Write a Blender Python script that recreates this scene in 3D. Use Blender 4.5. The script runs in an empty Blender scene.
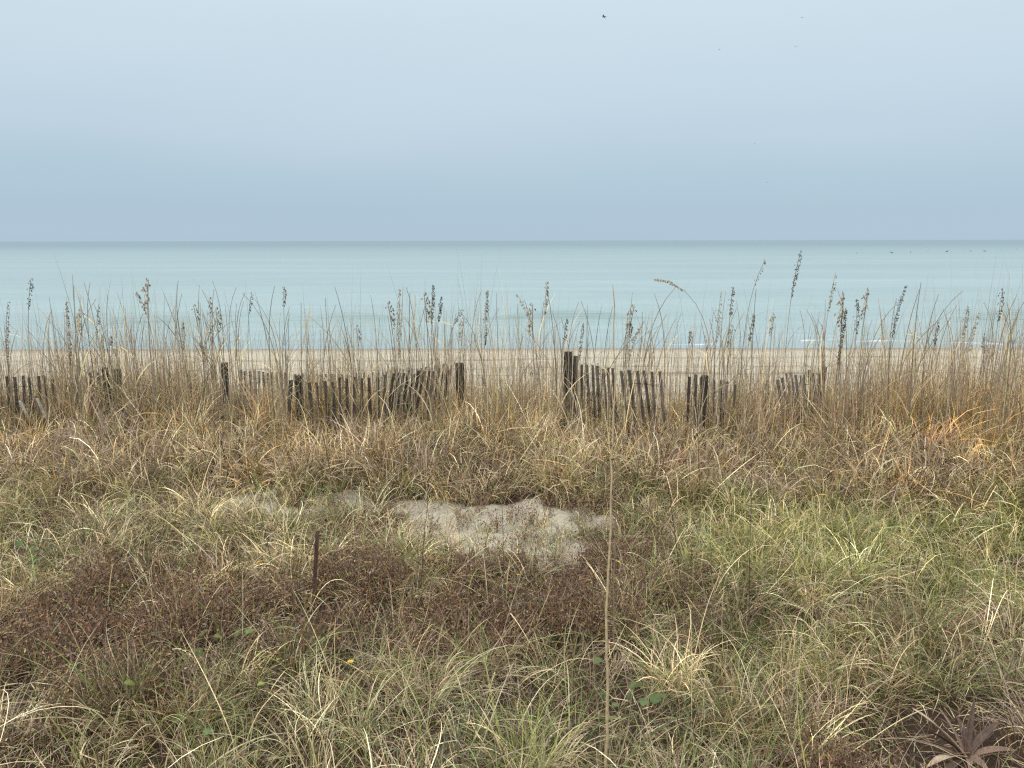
import bpy, bmesh, math, random
import numpy as np
from mathutils import Vector, Matrix

rng = np.random.default_rng(7)
random.seed(7)
sc = bpy.context.scene
COL = sc.collection
R = math.radians

def lin(r, g, b):
    f = lambda c: (c/255/12.92) if c/255 <= .04045 else ((c/255+.055)/1.055)**2.4
    return (f(r), f(g), f(b), 1)

# ------------------------------------------------------------------ camera
CAM = Vector((0, 0, 2.40))
FPX = 773.0
PITCH = math.atan(143.5/FPX)
ROLL = R(-0.10)
cam = bpy.data.cameras.new('camera'); cam.sensor_width = 36; cam.lens = 36*FPX/1024
cam.clip_start = .05; cam.clip_end = 60000
co = bpy.data.objects.new('camera', cam); COL.objects.link(co)
co.location = CAM
co.rotation_euler = (Matrix.Rotation(R(90)-PITCH, 3, 'X') @ Matrix.Rotation(ROLL, 3, 'Z')).to_euler()
sc.camera = co

def ray(px, py):
    d = Vector(((px-512)/FPX, 1.0, -(py-384)/FPX))
    return Matrix.Rotation(-PITCH, 3, 'X') @ d
def at(px, py, Y):
    d = ray(px, py); return CAM + d*(Y/d.y)

# ------------------------------------------------------------------ terrain
PY = [-8, 0, 3, 5.3, 7.2, 8.2, 9.6, 10.8, 13, 17, 22, 31, 36, 60, 200]
PZ = [.3, 0., -.15, -.25, -.28, -.14, -.04, -.14, -.75, -1.35, -1.66, -1.90, -2.3, -4, -6]
def hum(x, y):
    x = np.asarray(x, float); y = np.asarray(y, float)
    return (.055*np.sin(1.3*x+.7*y+1) + .04*np.sin(2.3*x-1.7*y) + .03*np.sin(3.9*x+2.1*y+2)
            + .02*np.sin(6.1*y-2.7*x+.4) + .09*np.sin(.45*x+.3*y+.5))
def H(x, y):
    x = np.asarray(x, float); y = np.asarray(y, float)
    k = np.clip((17-y)/5, 0, 1)
    b = .012*np.sin(.9*x+1.1*y)+.01*np.sin(.4*x-2.1*y)
    yy = y + .35*np.sin(.5*x+1)*np.clip((20-y)/8, 0, 1)
    return np.interp(yy, PY, PZ) + hum(x, y)*k + b*np.clip((30-y)/8, 0, 1)
def ground(px, py, dz=0.):
    d = ray(px, py); t = 1.0
    while t < 60:
        p = CAM + d*t
        if p.z <= float(H(p.x, p.y)) + dz: return p
        t += .01
    return p
def sandmask(x, y):
    """1 = bare sand"""
    x = np.asarray(x, float); y = np.asarray(y, float)
    w = .22*np.sin(3*x+1)+.14*np.sin(7*x+2*y)+.08*np.sin(15*x+9*y)
    m = 1-((x-(-.12))/1.08)**2-((y-6.72+w*.6)/.9)**2
    m2 = 1-((x+2.45)/.65)**2-((y-7.25+w*.3)/.55)**2
    m3 = 1-((x+1.5)/1.2)**2-((y-7.35+w*.3)/.32)**2
    m = np.maximum(np.maximum(m, m2*.55), m3*.38)
    nb = .5*np.sin(4.3*x+3*y+2)*np.sin(5.1*y-2.2*x)+.35*np.sin(9.7*x-6*y)*np.sin(11*y+5*x+1)
    return np.clip((m+.62*nb*(m < .85)-.02)*1.7, 0, 1)

# ------------------------------------------------------------------ helpers
def setp(o, label=None, cat=None, group=None, kind=None):
    if label: o['label'] = label
    if cat: o['category'] = cat
    if group: o['group'] = group
    if kind: o['kind'] = kind
    return o
def mesh_np(name, V, F, mat, parent=None, col=None, smooth=True):
    """V (n,3), F (m,4) quads or (m,3)"""
    me = bpy.data.meshes.new(name)
    k = F.shape[1]
    me.vertices.add(len(V)); me.vertices.foreach_set('co', V.astype(np.float32).ravel())
    me.loops.add(F.size); me.loops.foreach_set('vertex_index', F.astype(np.int32).ravel())
    me.polygons.add(len(F))
    me.polygons.foreach_set('loop_start', np.arange(0, F.size, k, dtype=np.int32))
    me.update(calc_edges=True)
    me.polygons.foreach_set('use_smooth', np.full(len(F), smooth))
    if col is not None:
        a = me.color_attributes.new('col', 'FLOAT_COLOR', 'POINT')
        c = np.ones((len(V), 4), np.float32); c[:, :3] = col
        a.data.foreach_set('color', c.ravel())
    me.materials.append(mat)
    o = bpy.data.objects.new(name, me); COL.objects.link(o)
    if parent: o.parent = parent
    return o
def empty(name, loc, rz=0):
    o = bpy.data.objects.new(name, None); COL.objects.link(o)
    o.location = loc; o.rotation_euler.z = rz; o.empty_display_size = .1
    return o
def tube(pts, rad, n=8, flat=1.0, close=True):
    """one tapered tube; returns V,F (quads, end caps as fans of quads)"""
    pts = [Vector(p) for p in pts]; V = []; F = []
    m = len(pts)
    for i, p in enumerate(pts):
        t = (pts[min(i+1, m-1)]-pts[max(i-1, 0)]).normalized()
        up = Vector((0, 0, 1)) if abs(t.z) < .9 else Vector((0, 1, 0))
        a = t.cross(up).normalized(); b = a.cross(t).normalized()
        for k in range(n):
            th = 2*math.pi*k/n
            V.append(p + a*math.cos(th)*rad[i] + b*math.sin(th)*rad[i]*flat)
    for i in range(m-1):
        for k in range(n):
            F.append((i*n+k, i*n+(k+1) % n, (i+1)*n+(k+1) % n, (i+1)*n+k))
    if close:
        for base in (0, (m-1)*n):
            for k in range(1, n-2, 2):
                F.append((base, base+k, base+k+1, base+k+2))
    return np.array([tuple(v) for v in V]), np.array(F)
class Acc:
    def __init__(s): s.V = []; s.F = []; s.C = []; s.n = 0
    def add(s, V, F, c=None):
        s.V.append(V); s.F.append(F+s.n); s.n += len(V)
        if c is not None: s.C.append(np.broadcast_to(np.array(c, float)[..., :3], (len(V), 3)))
        return s
    def build(s, name, mat, parent=None, smooth=True):
        return mesh_np(name, np.concatenate(s.V), np.concatenate(s.F), mat, parent,
                       np.concatenate(s.C) if s.C else None, smooth)

def blades(P, az, L, th0, kap, W, C, seg=5, wob=None, pw=1.3, C2=None, fold=0.):
    """vectorised grass blades. P (n,3) roots, az azimuth, L length, th0 start tilt from vertical,
    kap extra bend to the tip, W width, C (n,3) root colour, C2 tip colour"""
    n = len(P)
    if wob is None: wob = rng.normal(0, .5, n)
    V = np.zeros((n, seg+1, 2, 3)); cur = P.copy()
    t = np.linspace(0, 1, seg+1)
    tw = rng.uniform(-.9, .9, n)
    Cc = np.zeros((n, seg+1, 2, 3))
    if C2 is None: C2 = C
    for i in range(seg+1):
        a = az + wob*t[i]
        wa = a + math.pi/2 + tw
        w = W*np.minimum(1, .55+1.6*t[i])*(1-t[i]**2.2*.9)*.5
        d = np.stack([np.cos(wa)*w, np.sin(wa)*w, np.sin(tw*2+3*t[i]*wob)*w*.6], 1)
        V[:, i, 0] = cur-d; V[:, i, 1] = cur+d
        Cc[:, i, 0] = Cc[:, i, 1] = C*(1-t[i])+C2*t[i]
        if i < seg:
            tm = (t[i]+t[i+1])/2
            th = th0+kap*tm**pw
            am = az+wob*tm
            step = (L/seg)[:, None]
            cur = cur + np.stack([np.sin(th)*np.cos(am), np.sin(th)*np.sin(am), np.cos(th)], 1)*step
    idx = np.arange(n)[:, None]*(2*(seg+1)) + np.arange(seg)[None, :]*2
    F = np.stack([idx, idx+1, idx+3, idx+2], -1).reshape(-1, 4)
    return V.reshape(-1, 3), F, Cc.reshape(-1, 3)

# ------------------------------------------------------------------ materials
def newmat(name):
    m = bpy.data.materials.new(name); m.use_nodes = True
    nt = m.node_tree; b = nt.nodes['Principled BSDF']
    return m, nt, b
def N(nt, t, **kw):
    n = nt.nodes.new(t)
    for k, v in kw.items(): setattr(n, k, v)
    return n
def plant_mat(name, transl=.25, rough=.6, bright=1.0):
    m, nt, b = newmat(name)
    a = N(nt, 'ShaderNodeVertexColor', layer_name='col')
    geo = N(nt, 'ShaderNodeNewGeometry')
    nz = N(nt, 'ShaderNodeTexNoise'); nz.inputs['Scale'].default_value = 45; nz.inputs['Detail'].default_value = 2
    nt.links.new(geo.outputs['Position'], nz.inputs['Vector'])
    mr = N(nt, 'ShaderNodeMapRange'); mr.inputs['To Min'].default_value = .8*bright; mr.inputs['To Max'].default_value = 1.25*bright
    mr.inputs['From Min'].default_value = .3; mr.inputs['From Max'].default_value = .7
    nt.links.new(nz.outputs['Fac'], mr.inputs['Value'])
    mul = N(nt, 'ShaderNodeVectorMath', operation='SCALE')
    nt.links.new(a.outputs['Color'], mul.inputs[0]); nt.links.new(mr.outputs[0], mul.inputs['Scale'])
    nt.links.new(mul.outputs[0], b.inputs['Base Color'])
    b.inputs['Roughness'].default_value = rough
    b.inputs['Specular IOR Level'].default_value = .3
    tr = N(nt, 'ShaderNodeBsdfTranslucent'); nt.links.new(mul.outputs[0], tr.inputs['Color'])
    mx = N(nt, 'ShaderNodeMixShader'); mx.inputs[0].default_value = transl
    nt.links.new(b.outputs[0], mx.inputs[1]); nt.links.new(tr.outputs[0], mx.inputs[2])
    nt.links.new(mx.outputs[0], nt.nodes['Material Output'].inputs['Surface'])
    return m
MG = plant_mat('dry_grass_blade', .11, .55)
MS = plant_mat('dry_stem', .1, .7)
MF = plant_mat('fresh_leaf', .3, .45)

def wood_mat(name, c1, c2):
    m, nt, b = newmat(name)
    tc = N(nt, 'ShaderNodeTexCoord')
    oi = N(nt, 'ShaderNodeObjectInfo')
    mp = N(nt, 'ShaderNodeMapping'); mp.inputs['Scale'].default_value = (60, 60, 3)
    nt.links.new(tc.outputs['Object'], mp.inputs['Vector'])
    nz = N(nt, 'ShaderNodeTexNoise'); nz.inputs['Scale'].default_value = 1; nz.inputs['Detail'].default_value = 6
    nt.links.new(mp.outputs[0], nz.inputs['Vector'])
    n2 = N(nt, 'ShaderNodeTexNoise'); n2.inputs['Scale'].default_value = 6; n2.inputs['Detail'].default_value = 3
    nt.links.new(tc.outputs['Object'], n2.inputs['Vector'])
    ad = N(nt, 'ShaderNodeMath', operation='ADD'); nt.links.new(nz.outputs[0], ad.inputs[0]); nt.links.new(n2.outputs[0], ad.inputs[1])
    cr = N(nt, 'ShaderNodeValToRGB'); cr.color_ramp.elements[0].position = .38*1; cr.color_ramp.elements[1].position = .66
    hf = N(nt, 'ShaderNodeMath', operation='MULTIPLY'); hf.inputs[1].default_value = .5
    nt.links.new(ad.outputs[0], hf.inputs[0]); nt.links.new(hf.outputs[0], cr.inputs[0])
    cr.color_ramp.elements[0].color = (*c1, 1); cr.color_ramp.elements[1].color = (*c2, 1)
    nt.links.new(cr.outputs[0], b.inputs['Base Color']); b.inputs['Roughness'].default_value = .9
    bp = N(nt, 'ShaderNodeBump'); bp.inputs['Strength'].default_value = .5; bp.inputs['Distance'].default_value = .01
    nt.links.new(nz.outputs[0], bp.inputs['Height']); nt.links.new(bp.outputs[0], b.inputs['Normal'])
    return m
M_post = wood_mat('weathered_post_wood', (.018, .014, .011), (.075, .06, .048))
M_postlt = wood_mat('grey_post_wood', (.045, .038, .032), (.17, .15, .125))
M_slat = wood_mat('weathered_slat_wood', (.045, .036, .028), (.20, .165, .125))
M_slatd = wood_mat('dark_slat_wood', (.03, .023, .018), (.125, .10, .078))
M_slatg = wood_mat('grey_slat_wood', (.09, .08, .066), (.26, .23, .19))
M_slatw = wood_mat('bleached_slat_wood', (.3, .28, .24), (.55, .52, .46))
M_wire, nt, b = newmat('rusty_wire'); b.inputs['Base Color'].default_value = (.06, .04, .03, 1); b.inputs['Roughness'].default_value = .7; b.inputs['Metallic'].default_value = .4

# sand
M_sand, nt, b = newmat('dune_sand')
geo = N(nt, 'ShaderNodeNewGeometry')
att = N(nt, 'ShaderNodeVertexColor', layer_name='col')     # r: litter cover, g: wet beach, b: tide mark
sp = N(nt, 'ShaderNodeSeparateColor'); nt.links.new(att.outputs['Color'], sp.inputs[0])
n1 = N(nt, 'ShaderNodeTexNoise'); n1.inputs['Scale'].default_value = 2.2; n1.inputs['Detail'].default_value = 8; n1.inputs['Roughness'].default_value = .65
n2 = N(nt, 'ShaderNodeTexNoise'); n2.inputs['Scale'].default_value = 40; n2.inputs['Detail'].default_value = 5; n2.inputs['Roughness'].default_value = .7
n3 = N(nt, 'ShaderNodeTexNoise'); n3.inputs['Scale'].default_value = 300; n3.inputs['Detail'].default_value = 2
for n in (n1, n2, n3): nt.links.new(geo.outputs['Position'], n.inputs['Vector'])
cr = N(nt, 'ShaderNodeValToRGB'); nt.links.new(n1.outputs[0], cr.inputs[0])
cr.color_ramp.elements[0].position = .3; cr.color_ramp.elements[0].color = (.48, .42, .32, 1)
cr.color_ramp.elements[1].position = .7; cr.color_ramp.elements[1].color = (.68, .61, .465, 1)
def mixc(fac, a, bb, t='MIX'):
    m = N(nt, 'ShaderNodeMix', data_type='RGBA', blend_type=t)
    if isinstance(fac, float): m.inputs[0].default_value = fac
    else: nt.links.new(fac, m.inputs[0])
    for s, v in ((6, a), (7, bb)):
        if isinstance(v, tuple): m.inputs[s].default_value = v
        else: nt.links.new(v, m.inputs[s])
    return m.outputs[2]
def mth(op, a, bb, c=None):
    m = N(nt, 'ShaderNodeMath', operation=op)
    for i, v in enumerate((a, bb, c)):
        if v is None: continue
        if isinstance(v, (int, float)): m.inputs[i].default_value = v
        else: nt.links.new(v, m.inputs[i])
    return m.outputs[0]
c = cr.outputs[0]
spk = N(nt, 'ShaderNodeMapRange'); spk.inputs['From Min'].default_value = .35; spk.inputs['From Max'].default_value = .6
nt.links.new(n2.outputs[0], spk.inputs['Value'])
c = mixc(mth('MULTIPLY', mth('SUBTRACT', 1.0, spk.outputs[0]), .45), c, (.2, .17, .13, 1))
lit = N(nt, 'ShaderNodeMapRange'); nt.links.new(mth('ADD', sp.outputs[0], mth('MULTIPLY', mth('SUBTRACT', n2.outputs[0], .5), 1.6)), lit.inputs['Value'])
lit.inputs['From Min'].default_value = .35; lit.inputs['From Max'].default_value = .65
lc = mixc(n3.outputs[0], (.028, .018, .012, 1), (.10, .064, .040, 1))
c = mixc(lit.outputs[0], c, lc)
c = mixc(sp.outputs[1], c, (.22, .19, .16, 1))
mp = N(nt, 'ShaderNodeMapping'); mp.inputs['Scale'].default_value = (.35, 3.5, 1); nt.links.new(geo.outputs['Position'], mp.inputs['Vector'])
n4 = N(nt, 'ShaderNodeTexNoise'); n4.inputs['Scale'].default_value = 1.6; n4.inputs['Detail'].default_value = 5; nt.links.new(mp.outputs[0], n4.inputs['Vector'])
tm = N(nt, 'ShaderNodeMapRange'); tm.inputs['From Min'].default_value = .42; tm.inputs['From Max'].default_value = .6; nt.links.new(n4.outputs[0], tm.inputs['Value'])
c = mixc(mth('MULTIPLY', sp.outputs[2], tm.outputs[0]), c, (.2, .155, .12, 1))
nt.links.new(c, b.inputs['Base Color']); b.inputs['Roughness'].default_value = .95; b.inputs['Specular IOR Level'].default_value = .15
bp = N(nt, 'ShaderNodeBump'); bp.inputs['Strength'].default_value = .7; bp.inputs['Distance'].default_value = .03
nt.links.new(mth('ADD', n2.outputs[0], mth('MULTIPLY', n1.outputs[0], 1.5)), bp.inputs['Height']); nt.links.new(bp.outputs[0], b.inputs['Normal'])

def grid(xs, ys, zf, name, mat, colf=None):
    X, Y = np.meshgrid(xs, ys)
    Z = zf(X, Y)
    V = np.stack([X, Y, Z], -1).reshape(-1, 3)
    nx, ny = len(xs), len(ys)
    i = (np.arange(ny-1)[:, None]*nx+np.arange(nx-1)[None, :])
    F = np.stack([i, i+1, i+nx+1, i+nx], -1).reshape(-1, 4)
    return mesh_np(name, V, F, mat, None, None if colf is None else colf(X, Y).reshape(-1, 3))
def edge_x(w, far, step):
    a = np.arange(-w, w+.01, step)
    e = np.geomspace(w+step*2, far, 26)
    return np.concatenate([-e[::-1], a, e])
def tide(X, Y):
    g = np.zeros(X.shape)
    for y0, w in ((19.3, .35), (21.0, .25), (23.6, .3), (25.2, .22), (27.5, .25)):
        g = np.maximum(g, np.exp(-((Y-y0-.5*np.sin(.13*X)-.15*np.sin(.6*X))/w)**2))
    return g
def gcol(X, Y):
    lit = (1-sandmask(X, Y))*np.clip((12.5-Y)/1.6, 0, 1)
    lit = np.maximum(lit, .32*np.clip((16-Y)/4, 0, 1)*(1-sandmask(X, Y)))
    wet = np.clip((Y-29.5)/1.5, 0, 1)
    return np.stack([lit, wet*.8, tide(X, Y)*.9], -1)
ys = np.concatenate([np.arange(-8, 2, .4), np.arange(2, 14, .06), np.arange(14, 40, .2), np.geomspace(40.5, 300, 10)])
def HT(X, Y):
    z = H(X, Y)
    s = sandmask(X, Y)
    z = z + s*(.022*np.sin(9*X+4*np.sin(3*Y))*np.sin(11*Y+2*np.sin(5*X))+.014*np.sin(14*Y+5*X)+.012*np.sin(31*X+9*np.sin(4*Y))*np.sin(27*Y+6*np.sin(3*X)))
    r3 = np.random.default_rng(8)
    for _ in range(34):
        fx, fy, fr = r3.uniform(-3, 1.3), r3.uniform(5.8, 7.6), r3.uniform(.06, .13); q = ((X-fx)/fr)**2+((Y-fy)/fr/1.4)**2
        z = z - s*r3.uniform(.025, .05)*(np.exp(-q)-.45*np.exp(-(np.sqrt(q)-1.5)**2*4))
    return z
g = grid(edge_x(14, 2500, .07), ys, HT, 'ground', M_sand, gcol)
setp(g, 'pale sand dune and beach carrying the grass and running down to the water', 'ground', kind='structure')

# ------------------------------------------------------------------ sea
M_sea, nt, b = newmat('sea_water')
geo = N(nt, 'ShaderNodeNewGeometry')
mp = N(nt, 'ShaderNodeMapping'); mp.inputs['Scale'].default_value = (.22, 1.1, 1); nt.links.new(geo.outputs['Position'], mp.inputs['Vector'])
w1 = N(nt, 'ShaderNodeTexNoise'); w1.inputs['Scale'].default_value = 1.4; w1.inputs['Detail'].default_value = 6; w1.inputs['Roughness'].default_value = .6; nt.links.new(mp.outputs[0], w1.inputs['Vector'])
mp2 = N(nt, 'ShaderNodeMapping'); mp2.inputs['Scale'].default_value = (.012, .075, 1); nt.links.new(geo.outputs['Position'], mp2.inputs['Vector'])
w2 = N(nt, 'ShaderNodeTexNoise'); w2.inputs['Scale'].default_value = 1.; w2.inputs['Detail'].default_value = 6; w2.inputs['Roughness'].default_value = .62; nt.links.new(mp2.outputs[0], w2.inputs['Vector'])
bp = N(nt, 'ShaderNodeBump'); bp.inputs['Strength'].default_value = 1.0; bp.inputs['Distance'].default_value = .055
nt.links.new(w1.outputs[0], bp.inputs['Height'])
bp2 = N(nt, 'ShaderNodeBump'); bp2.inputs['Strength'].default_value = 1.0; bp2.inputs['Distance'].default_value = .38
nt.links.new(w2.outputs[0], bp2.inputs['Height']); nt.links.new(bp.outputs[0], bp2.inputs['Normal']); nt.links.new(bp2.outputs[0], b.inputs['Normal'])
b.inputs['Base Color'].default_value = (.27, .43, .44, 1)
wc = N(nt, 'ShaderNodeValToRGB'); nt.links.new(w2.outputs[0], wc.inputs[0])
wc.color_ramp.elements[0].position = .35; wc.color_ramp.elements[0].color = (.25, .33, .325, 1)
wc.color_ramp.elements[1].position = .65; wc.color_ramp.elements[1].color = (.30, .38, .375, 1)
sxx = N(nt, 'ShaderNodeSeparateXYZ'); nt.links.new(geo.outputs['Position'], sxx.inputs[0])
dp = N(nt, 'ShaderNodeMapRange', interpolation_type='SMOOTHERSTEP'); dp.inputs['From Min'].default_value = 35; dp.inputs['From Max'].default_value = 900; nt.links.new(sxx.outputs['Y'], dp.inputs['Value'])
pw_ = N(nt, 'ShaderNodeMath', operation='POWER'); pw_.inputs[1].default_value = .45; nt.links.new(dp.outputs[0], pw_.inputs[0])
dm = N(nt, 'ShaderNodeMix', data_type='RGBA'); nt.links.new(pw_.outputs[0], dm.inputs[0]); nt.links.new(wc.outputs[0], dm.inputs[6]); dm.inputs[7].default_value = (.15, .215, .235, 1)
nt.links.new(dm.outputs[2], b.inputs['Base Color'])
b.inputs['Roughness'].default_value = .36; b.inputs['IOR'].default_value = 1.33
SEA = -1.90
def zsea(X, Y):
    fade = np.clip((Y-30)/5, 0, 1)*np.clip((260-Y)/120, 0, 1)
    z = .04*np.sin(.9*Y+.3*np.sin(.2*X))*fade*np.sin(.13*X+.11*Y) + .03*np.sin(2.1*Y+.35*X)*fade*np.sin(.31*X-.2*Y)+.025*np.sin(3.3*Y-.6*X+1)*np.sin(.5*X+.3*Y)*fade
    env = .55+.45*np.sin(.21*X+1.2)*np.sin(.05*X+.3)+.25*np.sin(.55*X)
    env = np.clip(env, .08, 1)
    def ridge(y0, hgt, wd, e):
        u = (Y-y0-.8*np.sin(.07*X+1)-.25*np.sin(.3*X))/wd
        return hgt*e*np.where(u < 0, np.exp(-(u*2.6)**2), np.exp(-(u*.8)**2))
    z = z+ridge(40.5, .72, .8, env)+ridge(50, .34, 1.4, np.clip(1-env+.2, 0, 1))+ridge(62, .22, 2.2, env)
    z = z+ridge(34.6, .20, .7, np.clip(.6+.5*np.sin(.3*X+2), .1, 1))+ridge(80, .14, 2.8, np.clip(1.1-env, 0, 1))
    return SEA+z*np.clip((Y-29.5)/3, 0, 1)
ysea = np.concatenate([np.arange(28, 52, .12), np.arange(52, 90, .3), np.arange(90, 160, .8), np.geomspace(162, 30000, 40)])
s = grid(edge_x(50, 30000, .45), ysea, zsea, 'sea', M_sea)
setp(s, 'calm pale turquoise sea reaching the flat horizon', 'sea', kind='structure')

# surf foam along the waterline
M_foam, nt, b = newmat('sea_foam'); b.inputs['Base Color'].default_value = (.62, .65, .65, 1); b.inputs['Roughness'].default_value = .7
F_ = Acc()
r2 = np.random.default_rng(3)
def foam_run(x0, x1, y0, wd, hh, n):
    xs = np.linspace(x0, x1, n)
    wob = .35*np.sin(.5*xs)+.12*np.sin(2.3*xs+1)+.05*np.sin(7*xs)
    env = np.clip(np.sin(np.linspace(0, math.pi, n))**.5*(.35+.45*np.sin(1.7*xs)+.3*np.sin(4.1*xs)+.3*r2.normal(0, .4, n)), -.9, 1.1)
    rows = []
    for u in np.linspace(-1, 1, 7):
        zz = zsea(xs, y0+wob)+.015 + hh*env*(1-u*u)*(1+.3*r2.normal(0, 1, n)*(abs(u) < 1))
        rows.append(np.stack([xs, y0+wob+u*wd*np.maximum(env, .02)*.5, zz-.03*(abs(u) == 1)], -1))
    V = np.concatenate(rows); i = np.arange(6)[:, None]*n+np.arange(n-1)[None, :]
    F_.add(V, np.stack([i, i+1, i+n+1, i+n], -1).reshape(-1, 4))
foam_run(14.6, 17.8, 32.6, .25, .03, 90)
foam_run(6.6, 8.6, 32.2, .15, .02, 60)
foam_run(18.4, 24.0, 32.4, .22, .025, 140)
foam_run(12.4, 14.2, 33.2, .35, .05, 60)
foam_run(24.6, 33, 32.0, .25, .03, 160)
fo = F_.build('sea_foam', M_foam); setp(fo, 'thin white foam of small waves breaking along the waterline', 'foam', kind='stuff')

# ------------------------------------------------------------------ grass (uncountable)
def scatter(n, x0, x1, y0, y1):
    return rng.uniform(x0, x1, n), rng.uniform(y0, y1, n)
def infr(x, y, pad=1.7): return np.abs(x) < .70*y+pad
def pal(n, cols, wts, jit=.30):
    cols = np.array(cols); wts = np.array(wts, float)
    if wts.ndim == 1: idx = rng.choice(len(cols), n, p=wts/wts.sum())
    else:
        cw = np.cumsum(wts/wts.sum(1, keepdims=True), 1); idx = (rng.random((n, 1)) > cw).sum(1).clip(0, len(cols)-1)
    return cols[idx]*np.exp(rng.normal(0, jit, (n, 1)))*np.exp(rng.normal(0, .04, (n, 3)))
STRAW = (.54, .41, .215); PALE = (.76, .64, .39); OLIVE = (.20, .205, .048); GREYG = (.205, .23, .09)
GREEN = (.115, .18, .036); BROWN = (.22, .135, .075); MAUVE = (.33, .235, .18); GOLD = (.60, .36, .13); DKBR = (.08, .048, .033); RUST = (.31, .16, .075); YELG = (.42, .375, .13)

def tussocks(nt_, per, x, y, L, wid, palf, seg=5, spread=.09, th=(.05, .7), kap=(.5, 2.2), sandcut=.82, coh=.55, hf=None):
    keep = (sandmask(x, y) < sandcut) & infr(x, y)
    x, y = x[keep], y[keep]
    m = len(x)
    per_i = np.maximum(6, (per*np.exp(rng.normal(0, .35, m))).astype(int))
    ti = np.repeat(np.arange(m), per_i); n = len(ti)
    hs_ = np.exp(rng.normal(0, .2, m))
    if hf is not None: hs_ = hs_*hf(x, y)
    hsc = hs_[ti]
    lean = rng.uniform(0, 2*math.pi, m)[ti]; leanm = np.abs(rng.normal(0, .3, m))[ti]
    az = rng.uniform(0, 2*math.pi, n)
    rr = spread*np.sqrt(rng.random(n))*hsc
    px = x[ti]+rr*np.cos(az+rng.normal(0, .6, n)); py = y[ti]+rr*np.sin(az+rng.normal(0, .6, n))
    P = np.stack([px, py, H(px, py)-.01], 1)
    Ln = L*hsc*np.exp(rng.normal(0, .28, n))
    t0 = rng.uniform(*th, n); kp = rng.uniform(*kap, n)
    dx = np.sin(t0)*np.cos(az)+leanm*np.cos(lean); dy = np.sin(t0)*np.sin(az)+leanm*np.sin(lean)
    az2 = np.arctan2(dy, dx); t0b = np.clip(np.hypot(dx, dy), 0, 1.1)
    C = palf(x[ti], y[ti], n, ti)
    Ct = palf(x, y, m, np.arange(m))
    co_ = rng.random(n) < coh
    C[co_] = Ct[ti][co_]*np.exp(rng.normal(0, .15, (co_.sum(), 1)))
    C = C*np.exp(rng.normal(-.06, .30, m))[ti][:, None]
    C2 = C*np.where(rng.random((n, 1)) < .5, 1.0, .8)+np.where(rng.random((n, 1)) < .35, 1, 0)*np.array([[.10, .075, .03]])
    return blades(P, az2, Ln, t0b, kp, wid*np.exp(rng.normal(0, .25, n)), C, seg=seg, C2=C2, pw=rng.choice([.8, 1.3, 1.8, 4.], n), wob=rng.normal(0, .8, n))

def f_low(x, y, a, b_, ph): return .5+.5*np.sin(a*x+ph+1.3*np.sin(.7*y*b_))*np.sin(b_*y+.6*x+ph)

# ridge and fence zone: straw and gold dead grass
def pal_ridge(x, y, n, ti):
    right = np.clip((x-2)/5, 0, 1); left = np.clip((-x-2)/5, 0, 1); f = f_low(x, y, 1.1, 1.7, .4)
    w = np.stack([1.1+0*x, .45+.3*f, .35+.5*left, .35+1.5*right+.3*f, .45*(1-f)+.15, .35+.5*(1-f), .12+.12*right], 1)
    return pal(n, [STRAW, PALE, OLIVE, GOLD, BROWN, MAUVE, RUST], w)
def pal_bank(x, y, n, ti):
    f = f_low(x, y, 1.4, 2.1, 2.)
    w = np.stack([.8+0*x, .4+.2*f, .14+.15*f, .3*f+.15, .45+0*x, .9*(1-f)+.5, .15+0*x], 1)
    return pal(n, [STRAW, PALE, OLIVE, GOLD, BROWN, MAUVE, DKBR], w)
def pal_mid(x, y, n, ti):
    right = np.clip((x-.8)/1.5, 0, 1); f = f_low(x, y, 1.9, 1.5, 1.); left = np.clip((-x-1.5)/2, 0, 1)
    w = np.stack([.55+.2*f, .3+.3*f, .3+.9*right+.3*left, .25+.2*right, .12+.25*right*f, .3*(1-right)+.05, .35*(1-right)+.08, .12+1.2*right*f], 1)
    return pal(n, [STRAW, PALE, OLIVE, GREYG, GREEN, BROWN, MAUVE, YELG], w)
def pal_front(x, y, n, ti):
    f = f_low(x, y, 2.3, 1.9, .2)
    w = np.stack([.65+0*x, .35+.25*f, .4+0*x, .4+.3*f, .3*(1-f)+.06, .55+0*x, .4*(1-f)+.2], 1)
    return pal(n, [STRAW, PALE, OLIVE, GREYG, GREEN, BROWN, MAUVE], w)

def clump(x, y, f, ph): return .5+.25*(np.sin(f*x+ph)*np.sin(f*1.13*y+.8*ph)+np.sin(f*.47*x-f*.81*y+ph*2)+.6*np.sin(f*1.9*x+f*1.4*y)*np.sin(f*2.1*y-f*x))
YP = ground(966, 758, .08)
def yucca_clear(x, y):
    m = np.exp(-(((x-YP.x+.08)/.46)**2+((y-YP.y+.02)/.50)**2)**2)
    m = np.maximum(m, .97*np.exp(-(((x+1.17)/.16)**2+((y-4.6)/.5)**2)**2))
    for px, py in ((127, 722), (225, 662), (283, 690), (196, 742), (648, 712), (600, 705), (25, 575)):
        q = ground(px, py, .15); m = np.maximum(m, .75*np.exp(-(((x-q.x)/.10)**2+((y-q.y+.12)/.2)**2)**2))
    return m
def ridge_h(x, y):
    u = x/y; cut = np.zeros(np.shape(x))
    for a, b_, yend, k in ((-.72, -.565, 10.3, .5), (-.555, -.50, 10.5, .75), (-.41, -.345, 11.5, .75), (-.345, -.27, 11.6, .3), (-.30, -.055, 10.0, .42), (.062, .20, 10.0, .36), (.20, .30, 9.9, .35), (.37, .415, 11.0, .5), (.33, .37, 10.9, .3)):
        cut = np.maximum(cut, k*np.clip((u-a)/.012+.5, 0, 1)*np.clip((b_-u)/.012+.5, 0, 1)*np.clip((yend-y)/.3, 0, 1))
    return 1-cut-.1*np.clip((10.2-y)/.5, 0, 1)
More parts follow.
